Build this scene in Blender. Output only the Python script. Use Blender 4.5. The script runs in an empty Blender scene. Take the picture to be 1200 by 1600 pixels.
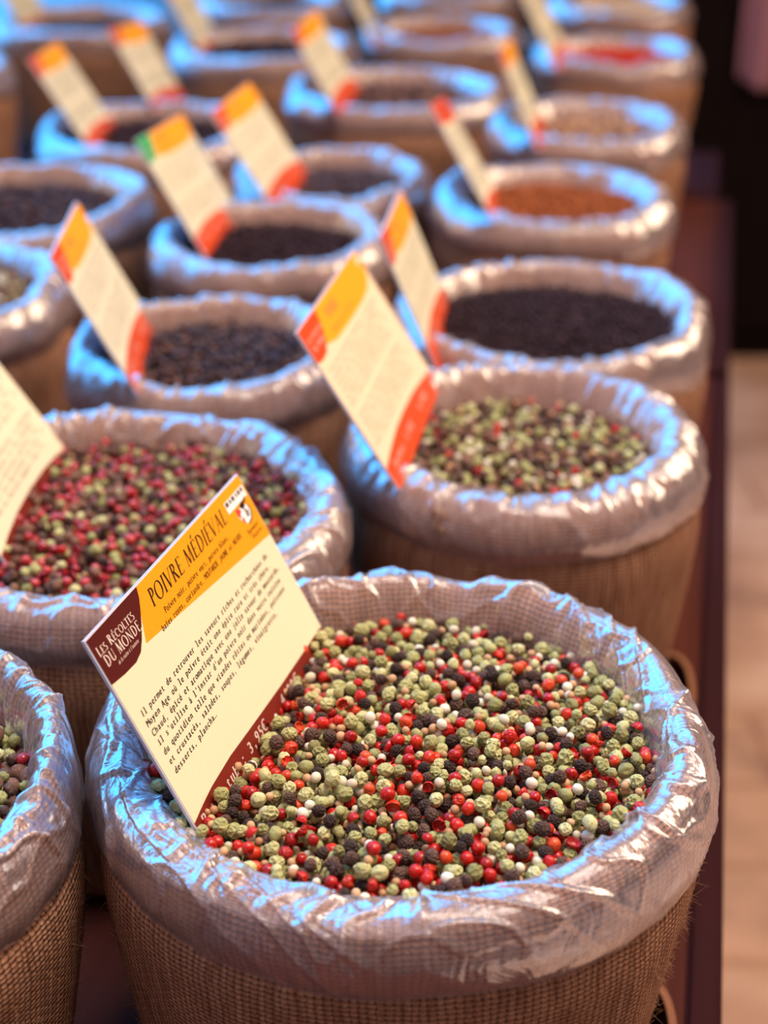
import bpy, bmesh, math, random
import numpy as np
from mathutils import Vector, Matrix, noise

random.seed(7); np.random.seed(7)
PI = math.pi
C = bpy.context.scene.collection
sc = bpy.context.scene
ZC = 0.90            # height of the spice level in the sacks (tables are 0.73 m high)
TZ = 0.73

# ------------------------------------------------------------------ camera
cd = bpy.data.cameras.new('camera'); cam = bpy.data.objects.new('camera', cd); C.objects.link(cam)
cam.location = (0, 0, ZC + 0.33); cam.rotation_euler = (math.radians(90 - 24.7), 0, 0)
cd.sensor_fit = 'VERTICAL'; cd.sensor_height = 24; cd.lens = 2450 / 1600 * 24
cd.clip_start = 0.02
cd.dof.use_dof = True; cd.dof.focus_distance = 0.575; cd.dof.aperture_fstop = 4.0
sc.camera = cam

# ------------------------------------------------------------------ world and lights
sc.view_settings.view_transform = 'Standard'; sc.view_settings.look = 'None'
sc.view_settings.gamma = 1; sc.view_settings.use_curve_mapping = False
sc.view_settings.exposure = 0.0
W = bpy.data.worlds.new('world'); sc.world = W; W.use_nodes = True
nt = W.node_tree; N = nt.nodes; L = nt.links
bg = N['Background']
tc = N.new('ShaderNodeTexCoord')
def lobe(direction, lo, hi):
    d = N.new('ShaderNodeVectorMath'); d.operation = 'DOT_PRODUCT'
    L.new(tc.outputs['Generated'], d.inputs[0]); d.inputs[1].default_value = Vector(direction).normalized()
    m = N.new('ShaderNodeMapRange'); m.interpolation_type = 'SMOOTHSTEP'
    m.inputs['From Min'].default_value = lo; m.inputs['From Max'].default_value = hi
    L.new(d.outputs['Value'], m.inputs['Value']); return m.outputs['Result']
def mixc(fac, a, b):
    m = N.new('ShaderNodeMix'); m.data_type = 'RGBA'
    L.new(fac, m.inputs['Factor'])
    for s, v in ((6, a), (7, b)):
        if isinstance(v, tuple): m.inputs[s].default_value = (*v, 1)
        else: L.new(v, m.inputs[s])
    return m.outputs[2]
base = mixc(lobe((0, 0, 1), -0.2, 0.6), (0.035, 0.02, 0.02), (0.42, 0.32, 0.31))
sky = mixc(lobe((-0.62, 0.72, 0.42), 0.66, 0.93), base, (0.35, 2.5, 6.2))
L.new(sky, bg.inputs['Color']); bg.inputs['Strength'].default_value = 0.8

def area(name, loc, target, size, power, col):
    ld = bpy.data.lights.new(name, 'AREA'); ld.size = size; ld.energy = power; ld.color = col
    o = bpy.data.objects.new(name, ld); C.objects.link(o); o.location = loc
    o.rotation_euler = (Vector(target) - Vector(loc)).to_track_quat('-Z', 'Y').to_euler()
    return o
area('stall_lamp_above', (0.5, 0.6, 2.9), (0.1, 0.8, ZC), 1.0, 66, (1.0, 0.88, 0.76))
area('stall_lamp_right', (2.1, 1.7, 2.4), (0.1, 1.3, ZC), 1.7, 52, (1.0, 0.72, 0.50))
area('street_daylight', (-1.5, -1.4, 2.6), (0, 0.5, ZC), 2.0, 14, (0.80, 0.74, 1.0))

# ------------------------------------------------------------------ helpers
def obj(name, me, mat=None, parent=None):
    if isinstance(me, bmesh.types.BMesh):
        bm = me; me = bpy.data.meshes.new(name); bm.to_mesh(me); bm.free()
    o = bpy.data.objects.new(name, me); C.objects.link(o)
    if mat is not None:
        for m in (mat if isinstance(mat, (list, tuple)) else [mat]): me.materials.append(m)
    if parent is not None: o.parent = parent
    return o
def thing(name, label, cat, loc=(0, 0, 0), group=None):
    o = bpy.data.objects.new(name, None); C.objects.link(o); o.location = loc
    o.empty_display_size = 0.02
    return tag(o, label, cat, group)
def tag(o, label, cat, group=None, kind=None):
    o['label'] = label; o['category'] = cat
    if group: o['group'] = group
    if kind: o['kind'] = kind
    return o
def box(bm, x0, x1, y0, y1, z0, z1, bev=0.0, mi=0):
    vs = [bm.verts.new((x, y, z)) for x in (x0, x1) for y in (y0, y1) for z in (z0, z1)]
    fs = [bm.faces.new([vs[i] for i in q]) for q in ((0,1,3,2),(4,6,7,5),(0,4,5,1),(2,3,7,6),(0,2,6,4),(1,5,7,3))]
    for f_ in fs: f_.material_index = mi
    if bev:
        es = list({e for f_ in fs for e in f_.edges})
        bmesh.ops.bevel(bm, geom=es, offset=bev, segments=2, affect='EDGES')
def fast_mesh(name, V, F, mi=None, smooth=True, uv=None):
    """V (n,3); F (m,k) equal-sized faces."""
    me = bpy.data.meshes.new(name); V = np.asarray(V, np.float32); F = np.asarray(F, np.int32)
    m, k = F.shape
    me.vertices.add(len(V)); me.vertices.foreach_set('co', V.ravel())
    me.loops.add(m * k); me.loops.foreach_set('vertex_index', F.ravel())
    me.polygons.add(m); me.polygons.foreach_set('loop_start', np.arange(0, m * k, k, dtype=np.int32))
    if mi is not None: me.polygons.foreach_set('material_index', np.asarray(mi, np.int32))
    me.polygons.foreach_set('use_smooth', np.full(m, smooth))
    if uv is not None:
        u = me.uv_layers.new(name='uv'); u.data.foreach_set('uv', np.asarray(uv, np.float32)[F.ravel()].ravel())
    me.update(calc_edges=True); me.validate()
    return me

# ------------------------------------------------------------------ materials
class NB:
    def __init__(s, name):
        s.m = bpy.data.materials.new(name); s.m.use_nodes = True
        s.t = s.m.node_tree; s.p = s.t.nodes['Principled BSDF']; s.out = s.t.nodes['Material Output']
    def n(s, t, **k):
        x = s.t.nodes.new('ShaderNode' + t)
        for a, b in k.items(): setattr(x, a, b)
        return x
    def l(s, a, b): s.t.links.new(a, b)
    def put(s, sock, v):
        if hasattr(v, 'is_linked') or hasattr(v, 'links'): s.l(v, sock)
        elif isinstance(v, tuple) and len(v) == 3 and sock.type == 'RGBA': sock.default_value = (*v, 1)
        else: sock.default_value = v
    def math(s, op, a, b=0.0, c=0.0):
        x = s.n('Math', operation=op)
        for i, v in enumerate((a, b, c)): s.put(x.inputs[i], v)
        return x.outputs[0]
    def noise(s, vec, scale, detail=3, rough=.55):
        x = s.n('TexNoise'); x.inputs['Scale'].default_value = scale; x.inputs['Detail'].default_value = detail
        x.inputs['Roughness'].default_value = rough
        if vec is not None: s.l(vec, x.inputs['Vector'])
        return x.outputs['Fac']
    def ramp(s, fac, stops):
        x = s.n('ValToRGB'); s.l(fac, x.inputs[0]); e = x.color_ramp.elements
        while len(e) < len(stops): e.new(0.5)
        for i, (p, c) in enumerate(stops): e[i].position = p; e[i].color = (*c, 1)
        return x.outputs[0]
    def mix(s, fac, a, b, blend='MIX'):
        x = s.n('Mix', data_type='RGBA', blend_type=blend)
        s.put(x.inputs['Factor'], fac); s.put(x.inputs[6], a); s.put(x.inputs[7], b); return x.outputs[2]
    def maprange(s, v, a, b, c, d, smooth=False):
        x = s.n('MapRange')
        if smooth: x.interpolation_type = 'SMOOTHSTEP'
        s.l(v, x.inputs[0])
        for i, q in enumerate((a, b, c, d)): x.inputs[i + 1].default_value = q
        return x.outputs[0]
    def scale(s, vec, v3):
        x = s.n('Mapping'); s.l(vec, x.inputs[0]); x.inputs['Scale'].default_value = v3; return x.outputs[0]
    def bump(s, h, strength, dist):
        x = s.n('Bump'); x.inputs['Strength'].default_value = strength; x.inputs['Distance'].default_value = dist
        s.l(h, x.inputs['Height']); s.l(x.outputs[0], s.p.inputs['Normal']); return x.outputs[0]
    def set(s, **k):
        names = dict(color='Base Color', rough='Roughness', metal='Metallic', spec='Specular IOR Level', coat='Coat Weight',
                     coatr='Coat Roughness', sss='Subsurface Weight', sheen='Sheen Weight')
        for a, v in k.items(): s.put(s.p.inputs[names[a]], v)
        return s

def simple(name, col, rough=0.5, **k):
    return NB(name).set(color=col, rough=rough, **k).m

def burlap(name, c_dark, c_mid, c_light, pitch=0.0026):
    b = NB(name)
    uvn = b.n('UVMap'); uvn.uv_map = 'uv'; uv = uvn.outputs[0]
    big = b.n('TexNoise'); big.inputs['Scale'].default_value = 60; big.inputs['Detail'].default_value = 4
    b.l(uv, big.inputs['Vector'])
    off = b.n('VectorMath', operation='MULTIPLY_ADD'); b.l(big.outputs['Color'], off.inputs[0])
    off.inputs[1].default_value = (0.0040, 0.0034, 0); b.l(uv, off.inputs[2])
    sep = b.n('SeparateXYZ'); b.l(off.outputs[0], sep.inputs[0])
    su = b.math('DIVIDE', sep.outputs[0], pitch * 1.15); sv = b.math('DIVIDE', sep.outputs[1], pitch * 0.90)
    iu = b.math('FLOOR', su); iv = b.math('FLOOR', sv)
    par = b.math('FLOORED_MODULO', b.math('ADD', iu, iv), 2.0)
    sg = b.math('MULTIPLY_ADD', par, -2.0, 1.0)
    au = b.math('ABSOLUTE', b.math('SINE', b.math('MULTIPLY', su, PI)))
    av = b.math('ABSOLUTE', b.math('SINE', b.math('MULTIPLY', sv, PI)))
    hw = b.math('MULTIPLY', b.math('POWER', au, 0.6), b.math('MULTIPLY_ADD', b.math('MULTIPLY', sg, av), 0.5, 0.5))
    hf = b.math('MULTIPLY', b.math('POWER', av, 0.6), b.math('MULTIPLY_ADD', b.math('MULTIPLY', sg, au), -0.5, 0.5))
    h = b.math('MAXIMUM', hw, hf)
    fib1 = b.noise(b.scale(uv, (3500, 700, 1)), 1.0, 2)
    fib2 = b.noise(b.scale(uv, (700, 3500, 1)), 1.0, 2)
    wsel = b.math('GREATER_THAN', hw, hf)
    fib = b.math('ADD', b.math('MULTIPLY', wsel, fib1), b.math('MULTIPLY', b.math('SUBTRACT', 1.0, wsel), fib2))
    h2 = b.math('ADD', h, b.math('MULTIPLY', fib, 0.35))
    thread = b.noise(b.scale(uv, (300, 40, 1)), 1.0, 1)
    tone = b.ramp(b.math('MULTIPLY_ADD', b.math('SUBTRACT', fib, 0.5), 0.9, b.math('MULTIPLY_ADD', thread, 0.6, 0.2)),
                  [(0.25, c_dark), (0.5, c_mid), (0.85, c_light)])
    gap = b.maprange(h, 0.22, 0.60, 0.0, 1.0, True)
    col = b.mix(gap, tuple(x * 0.30 for x in c_dark), tone)
    b.set(color=col, rough=0.9, spec=0.08, sheen=0.03)
    b.bump(h2, 1.0, 0.0015)
    return b.m

def film_mat():
    b = NB('clear_plastic_film')
    uvn = b.n('UVMap'); uvn.uv_map = 'uv'; uv = uvn.outputs[0]
    # faint crinkles running over the rim
    wv = b.n('TexNoise'); wv.inputs['Scale'].default_value = 30; b.l(uv, wv.inputs['Vector'])
    o = b.n('VectorMath', operation='MULTIPLY_ADD'); b.l(wv.outputs['Color'], o.inputs[0])
    o.inputs[1].default_value = (0.03, 0.03, 0); b.l(uv, o.inputs[2])
    n1 = b.noise(b.scale(o.outputs[0], (70, 32, 1)), 1.0, 2)
    r1 = b.math('ABSOLUTE', b.math('SUBTRACT', n1, 0.5))
    n2 = b.noise(b.scale(o.outputs[0], (230, 90, 1)), 1.0, 2)
    r2 = b.math('ABSOLUTE', b.math('SUBTRACT', n2, 0.5))
    hgt = b.math('SUBTRACT', 0.0, b.math('ADD', r1, b.math('MULTIPLY', r2, 0.25)))
    bp = b.n('Bump'); bp.inputs['Strength'].default_value = 0.6; bp.inputs['Distance'].default_value = 0.0028
    b.l(hgt, bp.inputs['Height'])
    att = b.n('Attribute'); att.attribute_name = 'fold'
    b.p.inputs['Base Color'].default_value = (0.94, 0.81, 0.84, 1)
    b.p.inputs['Roughness'].default_value = 0.20
    b.p.inputs['Specular IOR Level'].default_value = 0.6
    b.l(bp.outputs[0], b.p.inputs['Normal'])
    tr = b.n('BsdfTranslucent'); tr.inputs[0].default_value = (0.94, 0.81, 0.84, 1)
    ms = b.n('MixShader'); ms.inputs[0].default_value = 0.20
    b.l(b.p.outputs[0], ms.inputs[1]); b.l(tr.outputs[0], ms.inputs[2])
    tp = b.n('BsdfTransparent'); tp.inputs[0].default_value = (0.98, 0.96, 0.97, 1)
    lw = b.n('LayerWeight'); lw.inputs['Blend'].default_value = 0.25; b.l(bp.outputs[0], lw.inputs['Normal'])
    crease = b.maprange(r1, 0.0, 0.012, 0.12, 0.0)
    a = b.math('ADD', b.math('MULTIPLY', lw.outputs['Facing'], 0.30), b.math('MULTIPLY', att.outputs['Fac'], 0.5))
    a = b.math('ADD', a, crease); a = b.math('ADD', a, 0.14)
    a = b.math('MINIMUM', a, 0.9)
    m2 = b.n('MixShader'); b.l(a, m2.inputs[0]); b.l(tp.outputs[0], m2.inputs[1]); b.l(ms.outputs[0], m2.inputs[2])
    gl = b.n('BsdfGlossy'); gl.inputs['Roughness'].default_value = 0.20; b.l(bp.outputs[0], gl.inputs['Normal'])
    fr = b.n('Fresnel'); fr.inputs['IOR'].default_value = 1.45; b.l(bp.outputs[0], fr.inputs['Normal'])
    m3 = b.n('MixShader'); b.l(b.math('MULTIPLY', fr.outputs[0], 0.55), m3.inputs[0]); b.l(m2.outputs[0], m3.inputs[1]); b.l(gl.outputs[0], m3.inputs[2])
    b.l(m3.outputs[0], b.out.inputs[0])
    return b.m

def grain_mat(name, stops, rough, nscale=2.0, speck=None, coat=0.0, spec=0.4):
    b = NB(name)
    oi = b.n('ObjectInfo'); ge = b.n('NewGeometry'); tcx = b.n('TexCoord')
    r = b.math('FRACT', b.math('ADD', oi.outputs['Random'], ge.outputs['Random Per Island']))
    nz = b.noise(tcx.outputs['Object'], 260 * nscale, 3)
    f = b.math('ADD', b.math('MULTIPLY', r, 0.75), b.math('MULTIPLY', nz, 0.4))
    col = b.ramp(f, stops)
    if speck:
        sp = b.maprange(b.noise(tcx.outputs['Object'], 900, 2), 0.56, 0.66, 0.0, 0.7)
        col = b.mix(sp, col, speck)
    b.set(color=col, rough=rough, coat=coat, spec=spec); b.p.inputs['Coat Roughness'].default_value = 0.2
    b.bump(b.noise(tcx.outputs['Object'], 1500, 3), 0.25, 0.0006)
    return b.m

M = {}
M['sack'] = burlap('jute_burlap', (0.19, 0.070, 0.032), (0.43, 0.195, 0.105), (0.66, 0.36, 0.21))
M['film'] = film_mat()
M['green'] = grain_mat('green_peppercorn', [(0.0, (0.13, 0.10, 0.035)), (0.3, (0.28, 0.26, 0.095)), (0.65, (0.43, 0.41, 0.165)), (1.0, (0.62, 0.56, 0.28))], 0.6, spec=0.25, speck=(0.20, 0.15, 0.05))
M['red'] = grain_mat('pink_berry', [(0.0, (0.18, 0.008, 0.006)), (0.4, (0.42, 0.006, 0.004)), (0.75, (0.54, 0.012, 0.005)), (1.0, (0.66, 0.09, 0.02))], 0.24, coat=0.1, spec=0.35)
M['crimson'] = grain_mat('rose_berry', [(0.0, (0.16, 0.008, 0.012)), (0.5, (0.40, 0.015, 0.03)), (1.0, (0.52, 0.05, 0.04))], 0.22, coat=0.3)
M['black'] = grain_mat('black_peppercorn', [(0.0, (0.022, 0.012, 0.010)), (0.5, (0.065, 0.033, 0.025)), (1.0, (0.17, 0.09, 0.065))], 0.6, spec=0.25)
M['white'] = grain_mat('white_peppercorn', [(0.0, (0.55, 0.43, 0.27)), (1.0, (0.80, 0.72, 0.56))], 0.5)
M['tan'] = grain_mat('coriander_seed', [(0.0, (0.38, 0.17, 0.07)), (1.0, (0.68, 0.40, 0.20))], 0.5)
M['walnut'] = grain_mat('brown_peppercorn', [(0.0, (0.05, 0.02, 0.015)), (0.5, (0.13, 0.055, 0.035)), (1.0, (0.26, 0.13, 0.08))], 0.6, spec=0.25)
M['brown'] = grain_mat('allspice_berry', [(0.0, (0.12, 0.05, 0.03)), (1.0, (0.25, 0.12, 0.08))], 0.6, speck=(0.30, 0.20, 0.14), spec=0.15)
M['purple'] = grain_mat('dark_purple_pepper', [(0.0, (0.014, 0.006, 0.008)), (1.0, (0.045, 0.020, 0.024))], 0.7, spec=0.15)
M['bluish'] = grain_mat('dark_glossy_pepper', [(0.0, (0.015, 0.007, 0.009)), (0.6, (0.045, 0.022, 0.026)), (1.0, (0.15, 0.06, 0.03))], 0.35, spec=0.3)
M['orange'] = grain_mat('orange_brown_spice', [(0.0, (0.16, 0.035, 0.010)), (1.0, (0.38, 0.11, 0.035))], 0.8, spec=0.1)
M['scarlet'] = grain_mat('scarlet_spice', [(0.0, (0.36, 0.015, 0.004)), (1.0, (0.60, 0.04, 0.01))], 0.8, spec=0.1)
M['yellow'] = grain_mat('yellow_spice', [(0.0, (0.50, 0.30, 0.12)), (1.0, (0.72, 0.50, 0.26))], 0.6)

# ------------------------------------------------------------------ the setting
def stone():
    b = NB('sunlit_sandstone_floor'); t = b.n('TexCoord').outputs['Object']
    f = b.math('ADD', b.math('MULTIPLY', b.noise(t, 1.6, 2), 0.8), b.math('MULTIPLY', b.noise(t, 9, 4), 0.3))
    c = b.ramp(f, [(0.38, (0.24, 0.125, 0.085)), (0.52, (0.52, 0.29, 0.18)), (0.70, (0.80, 0.52, 0.38))])
    br = b.n('TexBrick'); b.l(t, br.inputs['Vector']); br.inputs['Scale'].default_value = 1.4
    br.inputs['Color1'].default_value = (1, 1, 1, 1); br.inputs['Color2'].default_value = (0.75, 0.72, 0.72, 1); br.inputs['Mortar'].default_value = (0.6, 0.5, 0.45, 1)
    br.inputs['Mortar Size'].default_value = 0.01
    b.set(color=b.mix(0.7, c, br.outputs[0], 'MULTIPLY'), rough=0.7)
    return b.m
bm = bmesh.new(); box(bm, -6, 6, -3, 9, -0.06, 0)
fl = obj('floor', bm, stone()); fl['kind'] = 'structure'

def wood(name, c0, c1, rough=0.45):
    b = NB(name); t = b.n('TexCoord').outputs['Object']
    f = b.noise(b.scale(t, (60, 3, 60)), 1.0, 4)
    f2 = b.noise(b.scale(t, (14, 0.8, 14)), 1.0, 2)
    b.set(color=b.ramp(b.math('ADD', b.math('MULTIPLY', f, 0.5), b.math('MULTIPLY', f2, 0.5)), [(0.3, c0), (0.7, c1)]), rough=rough)
    b.p.inputs['Specular IOR Level'].default_value = 0.12; b.bump(f, 0.3, 0.002); return b.m
M['maroon'] = wood('maroon_stained_wood', (0.030, 0.005, 0.003), (0.095, 0.020, 0.010), 0.75)
M['maroon_dark'] = wood('dark_maroon_wood', (0.014, 0.0015, 0.0025), (0.032, 0.004, 0.005), 0.8)
M['ebony'] = wood('black_painted_wood', (0.004, 0.0012, 0.0012), (0.006, 0.002, 0.002), 0.9)
M['rim'] = wood('lit_wood_edge', (0.16, 0.06, 0.03), (0.28, 0.12, 0.06))  # paler than the tops: a bevel catching light, put into the colour

TDIR = Vector((0.2045, 1, 0)).normalized(); TYAW = -math.atan(0.2045)
def table(y0, y1, dx, label, holes=(), mat='maroon'):
    """display table; its right edge follows the line through (0.151, 0.540) along TDIR"""
    # local frame: origin on the right edge at world y0, +Y along the row
    t = thing('display_table', label, 'table', (0.1508 + (y0 - 0.540) * 0.2045 + dx, y0, 0))
    t.rotation_euler.z = TYAW
    Lg = (y1 - y0) / TDIR.y; Wd = 1.25; e = 0.017
    bm = bmesh.new()
    if holes:
        # top board built as a grid of quads around oval hand holes
        def loop(cx, cy, a, b_, n, ang):
            out = []
            for i in range(n):
                q = 2 * PI * i / n; r = (abs(math.cos(q)) ** 2.6 + abs(math.sin(q)) ** 2.6) ** (-1 / 2.6)
                x = a * r * math.cos(q); y = b_ * r * math.sin(q)
                out.append((cx + x * math.cos(ang) - y * math.sin(ang), cy + x * math.sin(ang) + y * math.cos(ang)))
            return out
        edges = []
        def ring(pts):
            vs = [bm.verts.new((x, y, TZ)) for x, y in pts]
            edges.extend(bm.edges.new((vs[i], vs[(i + 1) % len(vs)])) for i in range(len(vs)))
        ring([(-Wd, 0), (-e, 0), (-e, Lg), (-Wd, Lg)])
        for h in holes: ring(loop(*h))
        bmesh.ops.triangle_fill(bm, use_beauty=True, use_dissolve=False, edges=edges)
        for f_ in bm.faces:
            if f_.normal.z < 0: f_.normal_flip()
        r = bmesh.ops.extrude_face_region(bm, geom=list(bm.faces))
        bmesh.ops.translate(bm, verts=[v for v in r['geom'] if isinstance(v, bmesh.types.BMVert)], vec=(0, 0, -0.024))
        bmesh.ops.recalc_face_normals(bm, faces=bm.faces)
        top = obj('tabletop', bm, M[mat], t)
        for h in holes:
            bm = bmesh.new(); i_ = loop(h[0], h[1], h[2], h[3], 40, h[5]); o_ = loop(h[0], h[1], h[2] + .0035, h[3] + .0035, 40, h[5])
            lv = [[bm.verts.new((x, y, z)) for x, y in p] for p, z in ((o_, TZ + .0002), (o_, TZ + .0025), (i_, TZ + .0025), (i_, TZ - .026))]
            for a_, b2 in zip(lv, lv[1:]):
                for i in range(40): bm.faces.new((a_[i], a_[(i + 1) % 40], b2[(i + 1) % 40], b2[i]))
            obj('hand_hole_rim', bm, M['rim'], t)
            bm = bmesh.new(); a_, b2 = h[2] + .006, h[3] + .008      # black box added under the board to keep the hole dark
            for q in ((h[0] - a_, h[0] + a_, h[1] - b2, h[1] + b2, TZ - .170, TZ - .166), (h[0] - a_ - .003, h[0] - a_, h[1] - b2, h[1] + b2, TZ - .170, TZ - .025), (h[0] + a_, h[0] + a_ + .003, h[1] - b2, h[1] + b2, TZ - .170, TZ - .025),
                      (h[0] - a_, h[0] + a_, h[1] - b2 - .003, h[1] - b2, TZ - .170, TZ - .025), (h[0] - a_, h[0] + a_, h[1] + b2, h[1] + b2 + .003, TZ - .170, TZ - .025)): box(bm, *q)
            obj('hole_blackout_box', bm, M['ebony'], t)
    else:
        box(bm, -Wd, -e, 0, Lg, TZ - 0.024, TZ, 0.002); obj('tabletop', bm, M[mat], t)
    bm = bmesh.new(); box(bm, -e, 0, 0, Lg, TZ - 0.07, TZ + 0.0015, 0.003)
    obj('edge_board', bm, M['maroon_dark'] if mat != 'ebony' else M['ebony'], t)
    bm = bmesh.new(); box(bm, -Wd + .03, -e, 0.01, 0.03, TZ - .12, TZ - .024); box(bm, -Wd + .03, -e, Lg - .03, Lg - .01, TZ - .12, TZ - .024)
    box(bm, -Wd, -Wd + .022, 0, Lg, TZ - .12, TZ - .024)
    obj('apron', bm, M['maroon_dark'], t)
    for x in (-0.08, -Wd + 0.04):
        for y in (0.05, Lg - 0.09):
            bm = bmesh.new(); box(bm, x, x + .045, y, y + .045, 0, TZ - .024, 0.003); obj('leg', bm, M['maroon_dark'], t)
    return t
def to_table(x, y, y0, dx=0):
    ox = 0.1508 + (y0 - 0.540) * 0.2045 + dx; c, s = math.cos(-TYAW), math.sin(-TYAW)
    X, Y = x - ox, y - y0; return X * c - Y * s, X * s + Y * c
h1 = to_table(0.184, 0.830, 0.05); h2 = to_table(0.126, 0.530, 0.05)
table(0.05, 1.385, 0, 'maroon wooden display table under the nearest sacks, with oval hand holes',
      holes=[(-0.034, h1[1], 0.0115, 0.034, 40, 0.10), (-0.034, h2[1], 0.0115, 0.034, 40, 0.10)])
table(1.40, 2.085, 0, 'maroon wooden display table in the middle of the row')
table(2.10, 2.40, -0.02, 'short dark maroon display table behind the middle one', mat='maroon_dark')
table(2.42, 3.45, -0.10, 'black display table at the far end of the row', mat='ebony')

t = thing('cabinet', 'tall black cabinet standing on the floor at the far right', 'cabinet', (1.9, 3.75, 0))
bm = bmesh.new(); box(bm, -1.35, 1.4, -0.2, 0.35, 0.03, 2.3, 0.004); obj('carcass', bm, M['ebony'], t)
for x in (-1.34, -0.44, 0.46):
    bm = bmesh.new(); box(bm, x, x + .88, -0.222, -0.201, 0.08, 2.27, 0.003); d = obj('door', bm, M['ebony'], t)
    bm = bmesh.new(); box(bm, x + .82, x + .835, -0.245, -0.223, 1.0, 1.16, 0.002); obj('handle', bm, simple('dark_metal', (0.03, 0.02, 0.02), 0.4, metal=0.8), d)
bm = bmesh.new(); box(bm, -1.33, 1.38, -0.19, 0.30, 0, 0.03); obj('plinth', bm, M['ebony'], t)

# mauve cloth at the upper right
nx, nz = 30, 40; V = []; F = []; 
for j in range(nz):
    for i in range(nx):
        u, v = i / (nx - 1), j / (nz - 1)
        V.append((0.30 * u - 0.01 * v * math.sin(9 * u), 0.018 * math.sin(26 * u + v) * (0.5 + v) + 0.01 * math.sin(11 * u), -0.60 * v - 0.03 * math.sin(5 * u) * v))
for j in range(nz - 1):
    for i in range(nx - 1): a = j * nx + i; F.append((a, a + nx, a + nx + 1, a + 1))
cl = obj('cloth', fast_mesh('cloth', V, F), simple('mauve_cloth', (0.30, 0.13, 0.17), 0.9)); cl.location = (0.775, 3.49, 1.26)
sm = cl.modifiers.new('s', 'SOLIDIFY'); sm.thickness = 0.003
tag(cl, 'dusty mauve cloth hanging in front of the black cabinet', 'cloth')

# ------------------------------------------------------------------ sacks
def profile(r, R, zt, zb, n):
    """rho,z of the cuff from inner wall over the rim to the underside"""
    t = R - r
    P = [(r * 0.93, -0.030), (r - 0.001, -0.012), (r + 0.10 * t, 0.002), (r + 0.30 * t, zt * 0.80), (r + 0.55 * t, zt), (r + 0.80 * t, zt * 0.62),
         (R - 0.001, -0.003), (R, zb * 0.55), (R - 0.004, zb * 0.95), (R - 0.013, zb - 0.004)]
    out = []
    P2 = [P[0]] + P + [P[-1]]
    seg = len(P) - 1
    for k in range(n):
        q = k / (n - 1) * seg; i = min(int(q), seg - 1); f_ = q - i
        p0, p1, p2, p3 = P2[i], P2[i + 1], P2[i + 2], P2[i + 3]
        out.append(tuple(0.5 * (2 * p1[c] + (p2[c] - p0[c]) * f_ + (2 * p0[c] - 5 * p1[c] + 4 * p2[c] - p3[c]) * f_ ** 2 + (3 * p1[c] - p0[c] - 3 * p2[c] + p3[c]) * f_ ** 3) for c in (0, 1)))
    return out

def ring_noise(th, seed, f=1.2):
    return noise.noise(Vector((math.cos(th) * f + seed * 7.3, math.sin(th) * f - seed * 3.1, seed)))

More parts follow.
